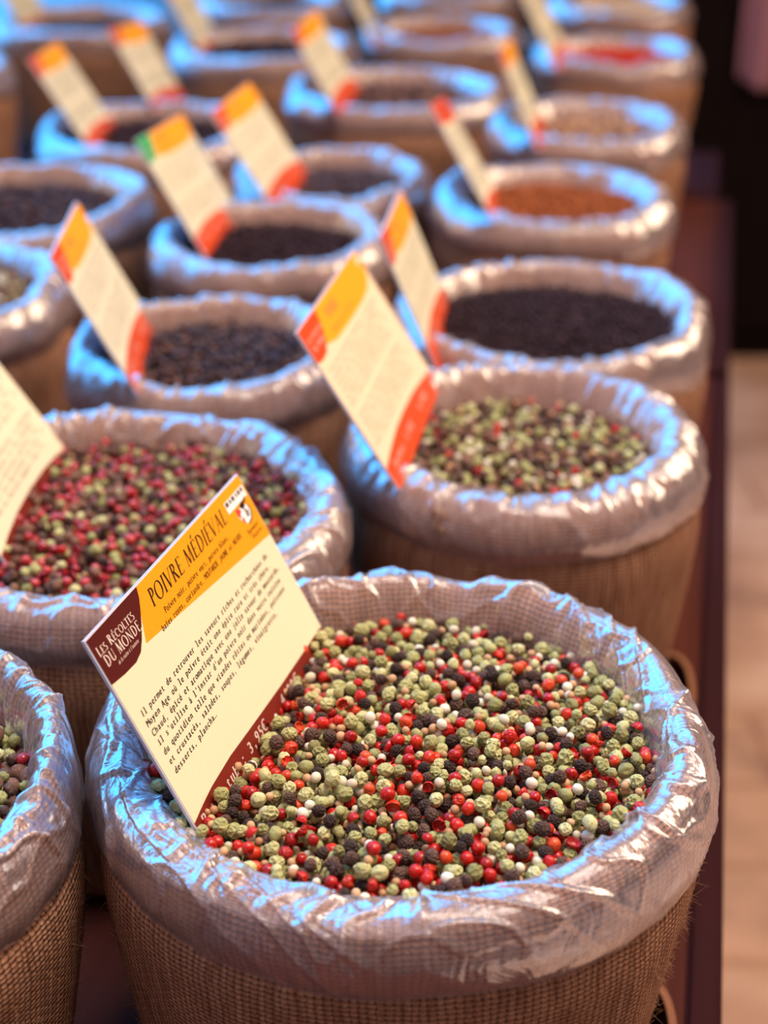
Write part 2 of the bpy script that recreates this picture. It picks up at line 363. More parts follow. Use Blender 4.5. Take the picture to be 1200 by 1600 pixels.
def make_sack(idx, x, y, R, r, label, zt=0.016, zb=-0.024, nth=160, ns=26, group='burlap spice sacks'):
    root = thing('spice_sack', label, 'sack', (x, y, TZ), group)
    dz = ZC - TZ
    seed = idx * 1.37 + 0.5
    prof = profile(r, R, zt, zb, ns)
    arc = [0.0]
    for a, b in zip(prof, prof[1:]): arc.append(arc[-1] + math.dist(a, b))
    def shape(th, k):
        rho, z = prof[k]
        w = min(1, max(0, k / ns * 1.6))
        lo = ring_noise(th, seed, 0.9); mid = ring_noise(th, seed + 2, 2.6)
        rho += R * (0.030 if idx < 4 else 0.05) * lo * w + (0.0022 if idx < 4 else 0.004) * mid
        if z > 0: z *= 1 - (0.80 * max(0, math.cos(th + 1.9)) if idx == 0 else 0.60 * max(0, -math.sin(th)))
        z += (0.0035 if idx < 4 else 0.0060) * ring_noise(th, seed + 4, 1.9) * w + 0.0022 * ring_noise(th, seed + 14, 5.0) * w * math.exp(-((k / ns - 0.35) / 0.2) ** 2) + 0.0012 * ring_noise(th, seed + 5, 6) 
        return rho, z
    def grid(fn, nth, ns, closed=True):
        V, UV, fo = [], [], []
        for i in range(nth + 1):
            th = 2 * PI * i / nth
            for k in range(ns):
                p, uv, q = fn(th, k); V.append(p); UV.append(uv); fo.append(q)
        F = [(i * ns + k, (i + 1) * ns + k, (i + 1) * ns + k + 1, i * ns + k + 1) for i in range(nth) for k in range(ns - 1)]
        return V, F, UV, fo
    # rolled burlap cuff
    def cuff(th, k):
        rho, z = shape(th, k)
        nn = 0.0009 * noise.noise(Vector((math.cos(th) * 14, math.sin(th) * 14, arc[k] * 60 + seed)))
        rho += nn
        return (rho * math.cos(th), rho * math.sin(th), z + dz), (th * R, arc[k]), 0
    V, F, UV, _ = grid(cuff, nth, ns); obj('rolled_cuff', fast_mesh('rolled_cuff', V, F, uv=UV), M['sack'], root)
    # plastic film folded over the cuff, pulled into creases
    fn_s = max(ns, 26) if nth < 300 else 72
    profF = profile(r, R, zt, zb, fn_s)
    arcF = [0.0]
    for a, b in zip(profF, profF[1:]): arcF.append(arcF[-1] + math.dist(a, b))
    tot = arcF[-1]; fth = nth * 2 if nth < 300 else 900
    def film(th, k):
        kk = k / (fn_s - 1) * (ns - 1); i0 = min(int(kk), ns - 2); f_ = kk - i0
        hem = 0.955 + 0.05 * ring_noise(th, seed + 9, 2.2) + 0.02 * ring_noise(th, seed + 11, 9)
        s = k / (fn_s - 1) * hem                       # the film ends a little before the cuff does
        q = s * (ns - 1); i0 = min(int(q), ns - 2); f_ = q - i0
        a = shape(th, i0); b = shape(th, i0 + 1)
        rho = a[0] + (b[0] - a[0]) * f_; z = a[1] + (b[1] - a[1]) * f_
        pa, pb = prof[i0], prof[i0 + 1]
        tx, tz = pb[0] - pa[0], pb[1] - pa[1]; ln = math.hypot(tx, tz) or 1
        nx_, nz_ = -tz / ln, tx / ln                        # outward normal of the cuff
        if nx_ * 0 + (nz_ if s < .6 else nx_) < 0: nx_, nz_ = -nx_, -nz_
        al = s * tot
        lip = math.exp(-((s - 0.40) / 0.22) ** 2); edge = max(0, (s - 0.82) / 0.18)
        tri = lambda v: abs((v % 1.0) * 2 - 1)
        # patches of small pleats, long slanting creases and a few broad facets
        w1 = noise.noise(Vector((math.cos(th) * 2.2 + seed, math.sin(th) * 2.2, al * 22)))
        w2 = noise.noise(Vector((math.cos(th) * 5 + seed, math.sin(th) * 5, al * 40 + 3)))
        patch = max(0.0, min(1.0, 0.35 + 2.2 * ring_noise(th, seed + 40, 1.6)))
        p1 = tri(th * 44 / (2 * PI) + 1.3 * w1 + 0.5 * w2 + al * 14); p2 = tri(th * 15 / (2 * PI) + 1.6 * w1 - al * 26 + seed)
        p3 = tri(th * 9 / (2 * PI) + 1.2 * w2 + al * 17 + seed * 2)
        r1 = max(0, p1 - 0.55) / 0.45; r2 = max(0, p2 - 0.76) / 0.24; r3 = max(0, p3 - 0.82) / 0.18
        e1 = patch * math.exp(-((s - 0.42 - 0.16 * w1) / 0.17) ** 2)
        e2 = math.exp(-((s - 0.42 + 0.2 * w2) / 0.30) ** 2)
        d = 0.0010 + 0.0018 * r1 * e1 + 0.0020 * r2 * e2 + 0.0014 * r3 * (0.4 + 0.6 * e2) + 0.0010 * edge * (0.6 + w1)
        fold = min(1, 0.55 * max(0, (r1 - .75) * 4) * e1 + 0.5 * max(0, (r2 - .8) * 5) * e2 + 0.35 * max(0, (r3 - .85) * 6) * e2 + 0.55 * edge)
        rho += d * nx_; z += d * nz_
        return (rho * math.cos(th), rho * math.sin(th), z + dz), (th * R, al), fold
    V, F, UV, fo = grid(film, fth, fn_s)
    me = fast_mesh('plastic_liner', V, F, uv=UV); at = me.attributes.new('fold', 'FLOAT', 'POINT'); at.data.foreach_set('value', np.array(fo, np.float32))
    obj('plastic_liner', me, M['film'], root)
    # body
    nb = 34 if nth > 300 else 20
    def body(th, k):
        t = k / (nb - 1)
        z = -0.016 + (-(dz) + 0.016) * t
        bul = R - 0.008 * math.exp(-((z + 0.016) / 0.006) ** 2) + 0.0015
        tp = max(0, -z - 0.04) / (dz - 0.04)
        rho = bul - 0.003 - R * (0.19 * tp ** 1.15) - 0.012 * max(0, (tp - 0.93) / 0.07) ** 2
        rho += R * 0.030 * ring_noise(th, seed, 0.9) * (1 - 0.4 * t) + 0.0045 * ring_noise(th + 0.25 * t, seed + 30, 2.2) * min(1, t * 3) + 0.002 * ring_noise(th, seed + 33, 7) * min(1, t * 2) * (1 - t)
        return (rho * math.cos(th), rho * math.sin(th), z + dz), (th * R, 0.2 + t * dz), 0
    V, F, UV, _ = grid(body, nth, nb)
    # closed bottom
    cb = len(V); V.append((0, 0, 0.0)); UV.append((0, 0))
    bo = obj('burlap_body', fast_mesh('burlap_body', V, F, uv=UV), M['sack'], root)
    return root, shape, body

SK = {
 'A': (0.006, 0.512, 0.1195, 0.0965, 'burlap sack nearest the camera, holding the red, green and black peppercorn mix'),
 'B': (-0.219, 0.468, 0.1085, 0.091, 'burlap sack cut off by the lower left picture edge, left of the nearest sack'),
 'C': (-0.134, 0.716, 0.117, 0.094, 'wide burlap sack behind the large price card, filled with red berry mix'),
 'D': (0.075, 0.805, 0.1005, 0.070, 'burlap sack directly behind the nearest one, holding brown and green peppercorns'),
 'E': (-0.111, 0.954, 0.089, 0.066, 'small burlap sack of dark peppercorns left of the orange topped price card'),
 'F': (0.112, 1.020, 0.109, 0.083, 'burlap sack of fine blackish purple pepper at the right, third from the front'),
 'G': (0.147, 1.360, 0.107, 0.073, 'burlap sack of orange brown spice at the right, fourth from the front'),
 'H': (0.217, 1.690, 0.107, 0.072, 'blurred sack of dull brown spice, between the orange brown and the scarlet sacks'),
 'I': (0.313, 2.190, 0.115, 0.078, 'far blurred sack filled with scarlet spice at the right'),
 'J': (0.392, 2.720, 0.120, 0.085, 'farthest sack at the right, filled with pale yellow spice'),
 'K': (-0.089, 1.220, 0.095, 0.068, 'burlap sack of dark purple pepper with the green cornered card stuck in it'),
 'L': (-0.047, 1.435, 0.094, 0.066, 'burlap sack of dark bluish pepper behind the one with the green cornered card'),
 'O': (0.015, 1.890, 0.130, 0.095, 'broad blurred sack of dark brown spice at the centre of the row far back'),
 'P': (-0.245, 1.660, 0.120, 0.090, 'blurred sack with two price cards, left of centre behind the green cornered card'),
 'M': (-0.318, 1.340, 0.120, 0.092, 'sack of dark blue black pepper at the left, second up along the left picture edge'),
 'N': (-0.340, 1.080, 0.115, 0.089, 'sack of grey brown mixed pepper cut off by the left picture edge'),
 'Q': (-0.169, 2.250, 0.130, 0.095, 'far blurred sack with a price card, left of the one with reddish brown spice'),
 'R': (0.085, 2.400, 0.115, 0.085, 'far blurred sack of reddish brown spice near the top centre'),
 'T': (-0.462, 2.500, 0.135, 0.102, 'far blurred sack with blue glints near the top left corner'),
 'U': (-0.590, 2.050, 0.118, 0.086, 'blurred sack cut off by the left picture edge near the top'),
 'X': (-0.190, 2.760, 0.125, 0.092, 'farthest blurred sack at the top, left of centre'),
 'Y': (0.115, 2.900, 0.125, 0.092, 'farthest blurred sack at the top, right of centre'),
}
SACKS = {}
for i, (k, (x, y, R, r, lab)) in enumerate(SK.items()):
    n = {'A': (420, 44), 'B': (360, 36), 'C': (300, 32), 'D': (280, 32)}.get(k, (160, 26))
    zt = {'A': 0.0135, 'C': 0.012}.get(k, 0.017)
    SACKS[k] = make_sack(i, x, y, R, r, lab, zt=zt, zb=(-0.028 if k == 'A' else -0.024), nth=n[0], ns=n[1])

# stitched seams on cuffs and bodies
def seam(k, th, z0, z1, out, name='stitched_seam'):
    x, y, R, r, _ = SK[k]; root, shape, body = SACKS[k]; bm = bmesh.new()
    n = int((z0 - z1) / 0.006)
    for i in range(n):
        z = z0 + (z1 - z0) * i / n
        for j in range(2):
            t_ = th + (j - .5) * 0.0022 / R * 2
            m = Matrix.Translation((math.cos(t_) * (R + out), math.sin(t_) * (R + out), z + ZC - TZ)) @ Matrix.Rotation(t_, 4, 'Z') @ Matrix.Rotation(0.35 * (1 if j else -1), 4, 'X')
            bmesh.ops.create_icosphere(bm, subdivisions=2, radius=1, matrix=m @ Matrix.Diagonal((0.0009, 0.0011, 0.0032, 1)))
    for f_ in bm.faces: f_.smooth = True
    return obj(name, bm, M['thread'], root)
M['thread'] = simple('jute_thread', (0.38, 0.20, 0.10), 0.8)
seam('D', -2.06, 0.000, -0.017, 0.0015)
seam('C', -2.15, 0.000, -0.018, 0.0015)
seam('D', -1.88, -0.030, -0.16, -0.002)

# loose jute fibres standing off the nearest bodies
def fibres(k, count, th0, th1, seed):
    rnd = random.Random(seed); root, shape, body = SACKS[k]; R = SK[k][2]
    V, F = [], []
    for _ in range(count):
        th = rnd.uniform(th0, th1); kk = rnd.uniform(4, 30)
        p = Vector(body(th, kk)[0]); nrm = Vector((math.cos(th), math.sin(th), 0)); tang = Vector((-math.sin(th), math.cos(th), 0))
        d = (nrm * rnd.uniform(.15, 1) + tang * rnd.uniform(-1, 1) + Vector((0, 0, rnd.uniform(-1, 1)))).normalized()
        ln = rnd.uniform(0.0015, 0.0055); cur = Vector((rnd.uniform(-1, 1), rnd.uniform(-1, 1), rnd.uniform(-1, 1))) * 0.35
        side = d.cross(Vector((0.3, 0.2, 1))).normalized(); up_ = d.cross(side)
        b0 = len(V); w = 0.00008
        for s in range(5):
            q = p + d * ln * s / 4 + cur * ln * (s / 4) ** 2
            for a in range(3):
                V.append(tuple(q + (side * math.cos(a * 2.094) + up_ * math.sin(a * 2.094)) * w * (1 - s / 6)))
        for s in range(4):
            for a in range(3): F.append((b0 + s * 3 + a, b0 + s * 3 + (a + 1) % 3, b0 + s * 3 + 3 + (a + 1) % 3, b0 + s * 3 + 3 + a))
    o = obj('loose_fibres', fast_mesh('loose_fibres', V, F), M['thread'], root); o['kind'] = 'stuff'
fibres('A', 1500, -PI - 0.3, 0.3, 3); fibres('B', 500, -1.7, 0.3, 4)

# ------------------------------------------------------------------ grains
def template(sub, kind, seed):
    bm = bmesh.new(); bmesh.ops.create_icosphere(bm, subdivisions=sub, radius=1)
    rnd = random.Random(seed); o = Vector((rnd.uniform(0, 50), rnd.uniform(0, 50), rnd.uniform(0, 50)))
    sq = Vector((rnd.uniform(.92, 1.08), rnd.uniform(.92, 1.08), rnd.uniform(.88, 1.04)))
    for v in bm.verts:
        p = v.co.copy(); n = p.normalized()
        if kind == 'green':
            ds, _ = noise.voronoi(p * 1.45 + o); e = min(1, (ds[1] - ds[0]) * 2.0); am = (0.5, 1.1, 0.8, 1.4, 0.2, 1.0)[seed % 6]
            d = am * (0.07 * (1 - e) ** 2 - 0.19 * e) + 0.09 * noise.noise(p * 1.1 + o) + 0.02 * am * noise.noise(p * 4 + o)
            dm = max(0, n.z - 0.80) / 0.20; d -= 0.25 * dm * dm
        elif kind == 'black':
            ds, _ = noise.voronoi(p * 2.3 + o); e = min(1, (ds[1] - ds[0]) * 3)
            d = 0.13 * (1 - e) ** 2 - 0.18 * e + 0.06 * noise.noise(p * 1.2 + o) + 0.04 * noise.noise(p * 7 + o)
        elif kind == 'red':
            d = 0.05 * noise.noise(p * 1.2 + o) + 0.02 * noise.noise(p * 4 + o)
            if seed % 3 == 0:
                c = abs(noise.noise(p * 1.1 + o * 2)); d -= 0.30 * max(0, 1 - c * 9)
            if n.z > 0.93: d -= 0.10
        elif kind == 'tan':
            ang = math.atan2(n.y, n.x); d = 0.025 * abs(math.cos(ang * 6)) + 0.05 * max(0, abs(n.z) - .9) * 10 * 0.4
        else:
            d = 0.03 * noise.noise(p * 2 + o) + 0.015 * noise.noise(p * 6 + o)
        q = n * (1 + d)
        if kind == 'red' and seed % 55 == 9 and n.x > 0.1: q.x -= 1.75 * (n.x - 0.1)     # a torn, hollow husk
        v.co = Vector((q.x * sq.x, q.y * sq.y, q.z * sq.z))
    V = np.array([v.co[:] for v in bm.verts]); F = np.array([[v.index for v in f_.verts] for f_ in bm.faces]); bm.free()
    return V, F
KIND = {'green': 'green', 'red': 'red', 'crimson': 'red', 'black': 'black', 'white': 'white', 'tan': 'tan', 'brown': 'white', 'walnut': 'black', 'purple': 'black',
        'bluish': 'black', 'orange': 'tan', 'scarlet': 'tan', 'yellow': 'tan'}
SIZE = {'green': (0.0019, 0.0030), 'red': (0.0021, 0.0027), 'crimson': (0.0022, 0.0028), 'black': (0.0020, 0.0027), 'white': (0.0016, 0.0023),
        'tan': (0.0013, 0.0018), 'brown': (0.0036, 0.0042), 'walnut': (0.0023, 0.0030)}
_tc = {}
def templ(sub, m, i):
    key = (sub, KIND[m], i)
    if key not in _tc: _tc[key] = template(sub, KIND[m], 11 * i + 3 * len(KIND[m]))
    return _tc[key]

def pour(r, mix, layers, seed, size=None, surf=None, tries=7):
    """drop grains into a circle of radius r; returns (x,y,z,radius,kind) with z relative to the spice level"""
    rnd = random.Random(seed); ks = list(mix); ws = [mix[k] for k in ks]
    cell = 0.009 if size is None else size[1] * 3; G = {}; out = []
    if size is None: mean = sum((SIZE[k][0] + SIZE[k][1]) / 2 * w for k, w in mix.items()) / sum(ws)
    else: mean = (size[0] + size[1]) / 2
    # grains needed for the wished number of layers
    n = int(layers * r * r / (mean * mean) * 0.80)
    z0 = -mean * 1.75 * (layers - 0.6)
    for _ in range(n):
        k = rnd.choices(ks, ws)[0]; a, b = size or SIZE[k]; rad = rnd.uniform(a, b)
        best = None
        for t in range(tries):
            q = math.sqrt(rnd.random()) * (r - rad * 0.6); th = rnd.random() * 2 * PI
            x, y = q * math.cos(th), q * math.sin(th)
            base = z0 + (surf(x, y) if surf else 0.0)
            z = base; cx, cy = int(x // cell), int(y // cell)
            for i in (cx - 1, cx, cx + 1):
                for j in (cy - 1, cy, cy + 1):
                    for (gx, gy, gz, gr) in G.get((i, j), ()):
                        dd = (gx - x) ** 2 + (gy - y) ** 2; s = (gr + rad) * 0.93
                        if dd < s * s:
                            zz = gz + math.sqrt(s * s - dd)
                            if zz > z: z = zz
            rel = z - base
            if best is None or rel < best[0]: best = (rel, x, y, z)
        _, x, y, z = best
        G.setdefault((int(x // cell), int(y // cell)), []).append((x, y, z, rad)); out.append((x, y, z, rad, k))
    top = sorted(z + rad - (surf(x, y) if surf else 0.0) for x, y, z, rad, k in out)
    sh = top[int(len(top) * 0.93)] - 0.0005 - (0.004 if size is not None else 0.0015)
    return [(x, y, z - sh, rad, k) for x, y, z, rad, k in out]

def rotm(rnd):
    from mathutils import Quaternion
    q = Quaternion((rnd.gauss(0, 1), rnd.gauss(0, 1), rnd.gauss(0, 1), rnd.gauss(0, 1))).normalized()
    return q
def heap(name, grains, sub, label, cat, loc, seed, extra=None, nvar=3):
    rnd = random.Random(seed); mats = sorted({g[4] for g in grains}); Vs, Fs, Ms = [], [], []; off = 0
    for (x, y, z, rad, k) in grains:
        V, F = templ(sub, k, rnd.randrange(nvar)); Rm = np.array(rotm(rnd).to_matrix())
        Vs.append(V @ Rm.T * rad + (x, y, z)); Fs.append(F + off); off += len(V); Ms.append(np.full(len(F), mats.index(k)))
    if extra:                     # dark bed below the grains
        rr, zz = extra; n = 48; V = [(0, 0, zz)] + [(rr * math.cos(2 * PI * i / n), rr * math.sin(2 * PI * i / n), zz) for i in range(n)]
        V += [(0, 0, -0.10)] ; F = [(0, 1 + i, 1 + (i + 1) % n) for i in range(n)] + [(n + 1, 1 + (i + 1) % n, 1 + i) for i in range(n)]
        Vs.append(np.array(V)); Fs.append(np.array(F) + off); off += len(V)
        Ms.append(np.full(len(F), mats.index('black') if 'black' in mats else 0))
    o = obj(name, fast_mesh(name, np.concatenate(Vs), np.concatenate(Fs), np.concatenate(Ms)), [M[m] for m in mats])
    o.location = (loc[0], loc[1], ZC); tag(o, label, cat, None, 'stuff'); return o

# nearest sack: single grains where they show, the rest as heap
ax, ay, aR, ar = SK['A'][:4]
CARD_A = Vector((-0.0671 - ax, 0.4558 - ay)); CD_A = Vector((math.cos(1.307), math.sin(1.307)))
def surfA(x, y):
    p = Vector((x, y)) - CARD_A; s = p.dot(CD_A); n = p.x * CD_A.y - p.y * CD_A.x
    near = math.exp(-(n / 0.016) ** 2) * math.exp(-((s - 0.075) / 0.06) ** 4)
    return 0.004 * (1 - (x * x + y * y) / ar ** 2) - 0.03 * max(0, y) - 0.006 * near + 0.0014 * noise.noise(Vector((x * 45, y * 45, 3)))
gA = pour(ar + 0.004, {'green': .33, 'red': .25, 'black': .16, 'white': .11, 'tan': .24}, 3.2, 11, surf=surfA, tries=5)
eye = Vector((0 - ax, 0 - ay, 0.33))
def visible_score(gs):
    P = np.array([g[:3] for g in gs]); Rr = np.array([g[3] for g in gs]); vis = np.zeros(len(gs))
    for i in range(len(gs)):
        near = np.where((np.abs(P[:, 0] - P[i, 0]) < 0.014) & (np.abs(P[:, 1] - P[i, 1]) < 0.014))[0]
        near = near[near != i]; d = np.array(eye[:]) - P[i]; d /= np.linalg.norm(d)
        side = np.cross(d, (0, 0, 1)); side /= np.linalg.norm(side); up_ = np.cross(side, d); c = 0
        for a, b in ((0, 0), (.6, 0), (-.6, 0), (0, .6), (0, -.6)):
            o = P[i] + (side * a + up_ * b) * Rr[i]; v = P[near] - o; t_ = v @ d
            dist = np.linalg.norm(v - np.outer(t_, d), axis=1)
            if not np.any((t_ > 0) & (dist < Rr[near] * 0.97)): c += 1
        vis[i] = c
    return vis
vs = visible_score(gA)
NAMES = {'green': ('green_peppercorn', 'wrinkled green peppercorn lying on top of the mix in the nearest sack', 'peppercorn', 'green peppercorns on top in the nearest sack'),
         'red': ('red_berry', 'glossy red pepper berry lying on top of the mix in the nearest sack', 'pepper berry', 'red berries on top in the nearest sack'),
         'black': ('black_peppercorn', 'wrinkled black peppercorn lying on top of the mix in the nearest sack', 'peppercorn', 'black peppercorns on top in the nearest sack'),
         'white': ('white_peppercorn', 'smooth white peppercorn lying on top of the mix in the nearest sack', 'peppercorn', 'white peppercorns on top in the nearest sack'),
         'tan': ('coriander_seed', 'small tan coriander seed lying on top of the mix in the nearest sack', 'seed', 'coriander seeds on top in the nearest sack')}
single = set()
for k in NAMES:
    idx = [i for i, g in enumerate(gA) if g[4] == k and vs[i] >= 2]
    idx.sort(key=lambda i: -vs[i] / 5 * (gA[i][3] / (Vector(gA[i][:3]) - eye).length) ** 2)
    single.update(idx[:300])
rnd = random.Random(5); hi = {}
for i in sorted(single):
    x, y, z, rad, k = gA[i]; v = rnd.randrange(6)
    if (k, v) not in hi:
        V, F = templ(5 if k in ('green', 'black') else 4, k, v)
        me = fast_mesh(NAMES[k][0], V * 0.0025, F); me.materials.append(M[k]); hi[(k, v)] = me
    o = bpy.data.objects.new(NAMES[k][0], hi[(k, v)]); C.objects.link(o)
    o.location = (ax + x, ay + y, ZC + z); s = rad / 0.0025; o.scale = (s, s, s); o.rotation_euler = rotm(rnd).to_euler()
    tag(o, NAMES[k][1], NAMES[k][2], NAMES[k][3])
heap('peppercorn_mix', [g for i, g in enumerate(gA) if i not in single], 3, 'bed of mixed peppercorns under the loose top ones in the nearest sack', 'peppercorns', (ax, ay), 21, (ar - 0.002, -0.013))
print('grains A', len(gA), 'single', len(single), 'visible', int((vs >= 2).sum()))

FILL = {
 'B': ({'green': .30, 'crimson': .18, 'black': .22, 'white': .05, 'tan': .08, 'brown': .10}, 2.4, None, 3, 'peppercorn_mix', 'mix of large brown allspice, green pepper and rose berries in the lower left sack', 'peppercorns'),
 'C': ({'green': .19, 'crimson': .32, 'walnut': .26, 'black': .12, 'red': .06, 'tan': .12}, 2.4, None, 3, 'peppercorn_mix', 'mix with many crimson berries in the sack behind the large price card', 'peppercorns'),
 'D': ({'green': .27, 'white': .12, 'walnut': .38, 'black': .12, 'red': .06, 'tan': .10}, 2.4, None, 3, 'peppercorn_mix', 'brown, olive and cream peppercorn mix in the sack behind the nearest one', 'peppercorns'),
 'E': ({'bluish': 1}, 2.2, (0.0021, 0.0026), 2, 'black_pepper', 'dark glossy pepper in the small sack left of the orange topped card', 'pepper'),
 'F': ({'purple': 1}, 2.0, (0.0015, 0.0019), 2, 'black_pepper', 'fine blackish purple pepper in the third sack from the front at the right', 'pepper'),
 'G': ({'orange': 1}, 1.6, (0.0019, 0.0024), 2, 'ground_spice', 'orange brown spice in the fourth sack at the right', 'spice'),
 'H': ({'brown': .6, 'tan': .4}, 1.6, (0.0022, 0.0028), 2, 'dried_spice', 'dull brown spice in the fifth sack at the right', 'spice'),
 'I': ({'scarlet': 1}, 1.5, (0.0024, 0.003), 2, 'red_spice', 'bright scarlet spice in the sixth sack at the right', 'spice'),
 'J': ({'yellow': 1}, 1.5, (0.003, 0.0036), 2, 'yellow_spice', 'pale yellow spice in the farthest sack at the right', 'spice'),
 'K': ({'purple': 1}, 1.8, (0.0019, 0.0024), 2, 'black_pepper', 'dark purple pepper beside the green cornered price card', 'pepper'),
 'L': ({'bluish': 1}, 1.6, (0.0022, 0.0027), 2, 'black_pepper', 'dark bluish pepper in the sack behind the green cornered card', 'pepper'),
 'O': ({'brown': .5, 'purple': .5}, 1.5, (0.0026, 0.0032), 2, 'dried_spice', 'dark brown spice in the broad sack at the centre far back', 'spice'),
 'P': ({'purple': 1}, 1.5, (0.0026, 0.0032), 2, 'black_pepper', 'dark pepper in the blurred sack with two cards left of centre', 'pepper'),
 'M': ({'bluish': .7, 'purple': .3}, 1.7, (0.0022, 0.0027), 2, 'black_pepper', 'dark blue black pepper in the second sack along the left edge', 'pepper'),
 'N': ({'brown': .4, 'black': .3, 'white': .15, 'green': .15}, 1.8, (0.0022, 0.0028), 3, 'peppercorn_mix', 'grey brown pepper mix in the sack at the left edge, nearer of the two there', 'peppercorns'),
 'Q': ({'purple': 1}, 1.4, (0.003, 0.0036), 2, 'dried_spice', 'dark spice in the far sack left of the reddish brown one', 'spice'),
 'R': ({'orange': .7, 'brown': .3}, 1.4, (0.003, 0.0036), 2, 'dried_spice', 'reddish brown spice in the far sack near the top centre', 'spice'),
 'T': ({'bluish': 1}, 1.4, (0.003, 0.0036), 2, 'dried_spice', 'dark spice in the far sack near the top left corner', 'spice'),
 'U': ({'purple': 1}, 1.4, (0.003, 0.0036), 2, 'dried_spice', 'dark spice in the far sack cut off by the left edge', 'spice'),
 'X': ({'purple': 1}, 1.4, (0.003, 0.0036), 2, 'dried_spice', 'dark spice in the farthest sack left of centre', 'spice'),
 'Y': ({'brown': 1}, 1.4, (0.003, 0.0036), 2, 'dried_spice', 'brown spice in the farthest sack right of centre', 'spice'),
}
for j, (k, (mix, lay, size, sub, nm, lab, cat)) in enumerate(FILL.items()):
    x, y, R, r, _ = SK[k]; s_ = 40 + j
    dome = (lambda X, Y, r=r, s_=s_: 0.004 * (1 - (X * X + Y * Y) / r ** 2) + 0.0015 * noise.noise(Vector((X * 40, Y * 40, s_))))
    g = pour(r + 0.002, mix, lay, s_, size, dome, tries=4)
    heap(nm, g, sub, lab, cat, (x, y), s_, (r, -0.011))

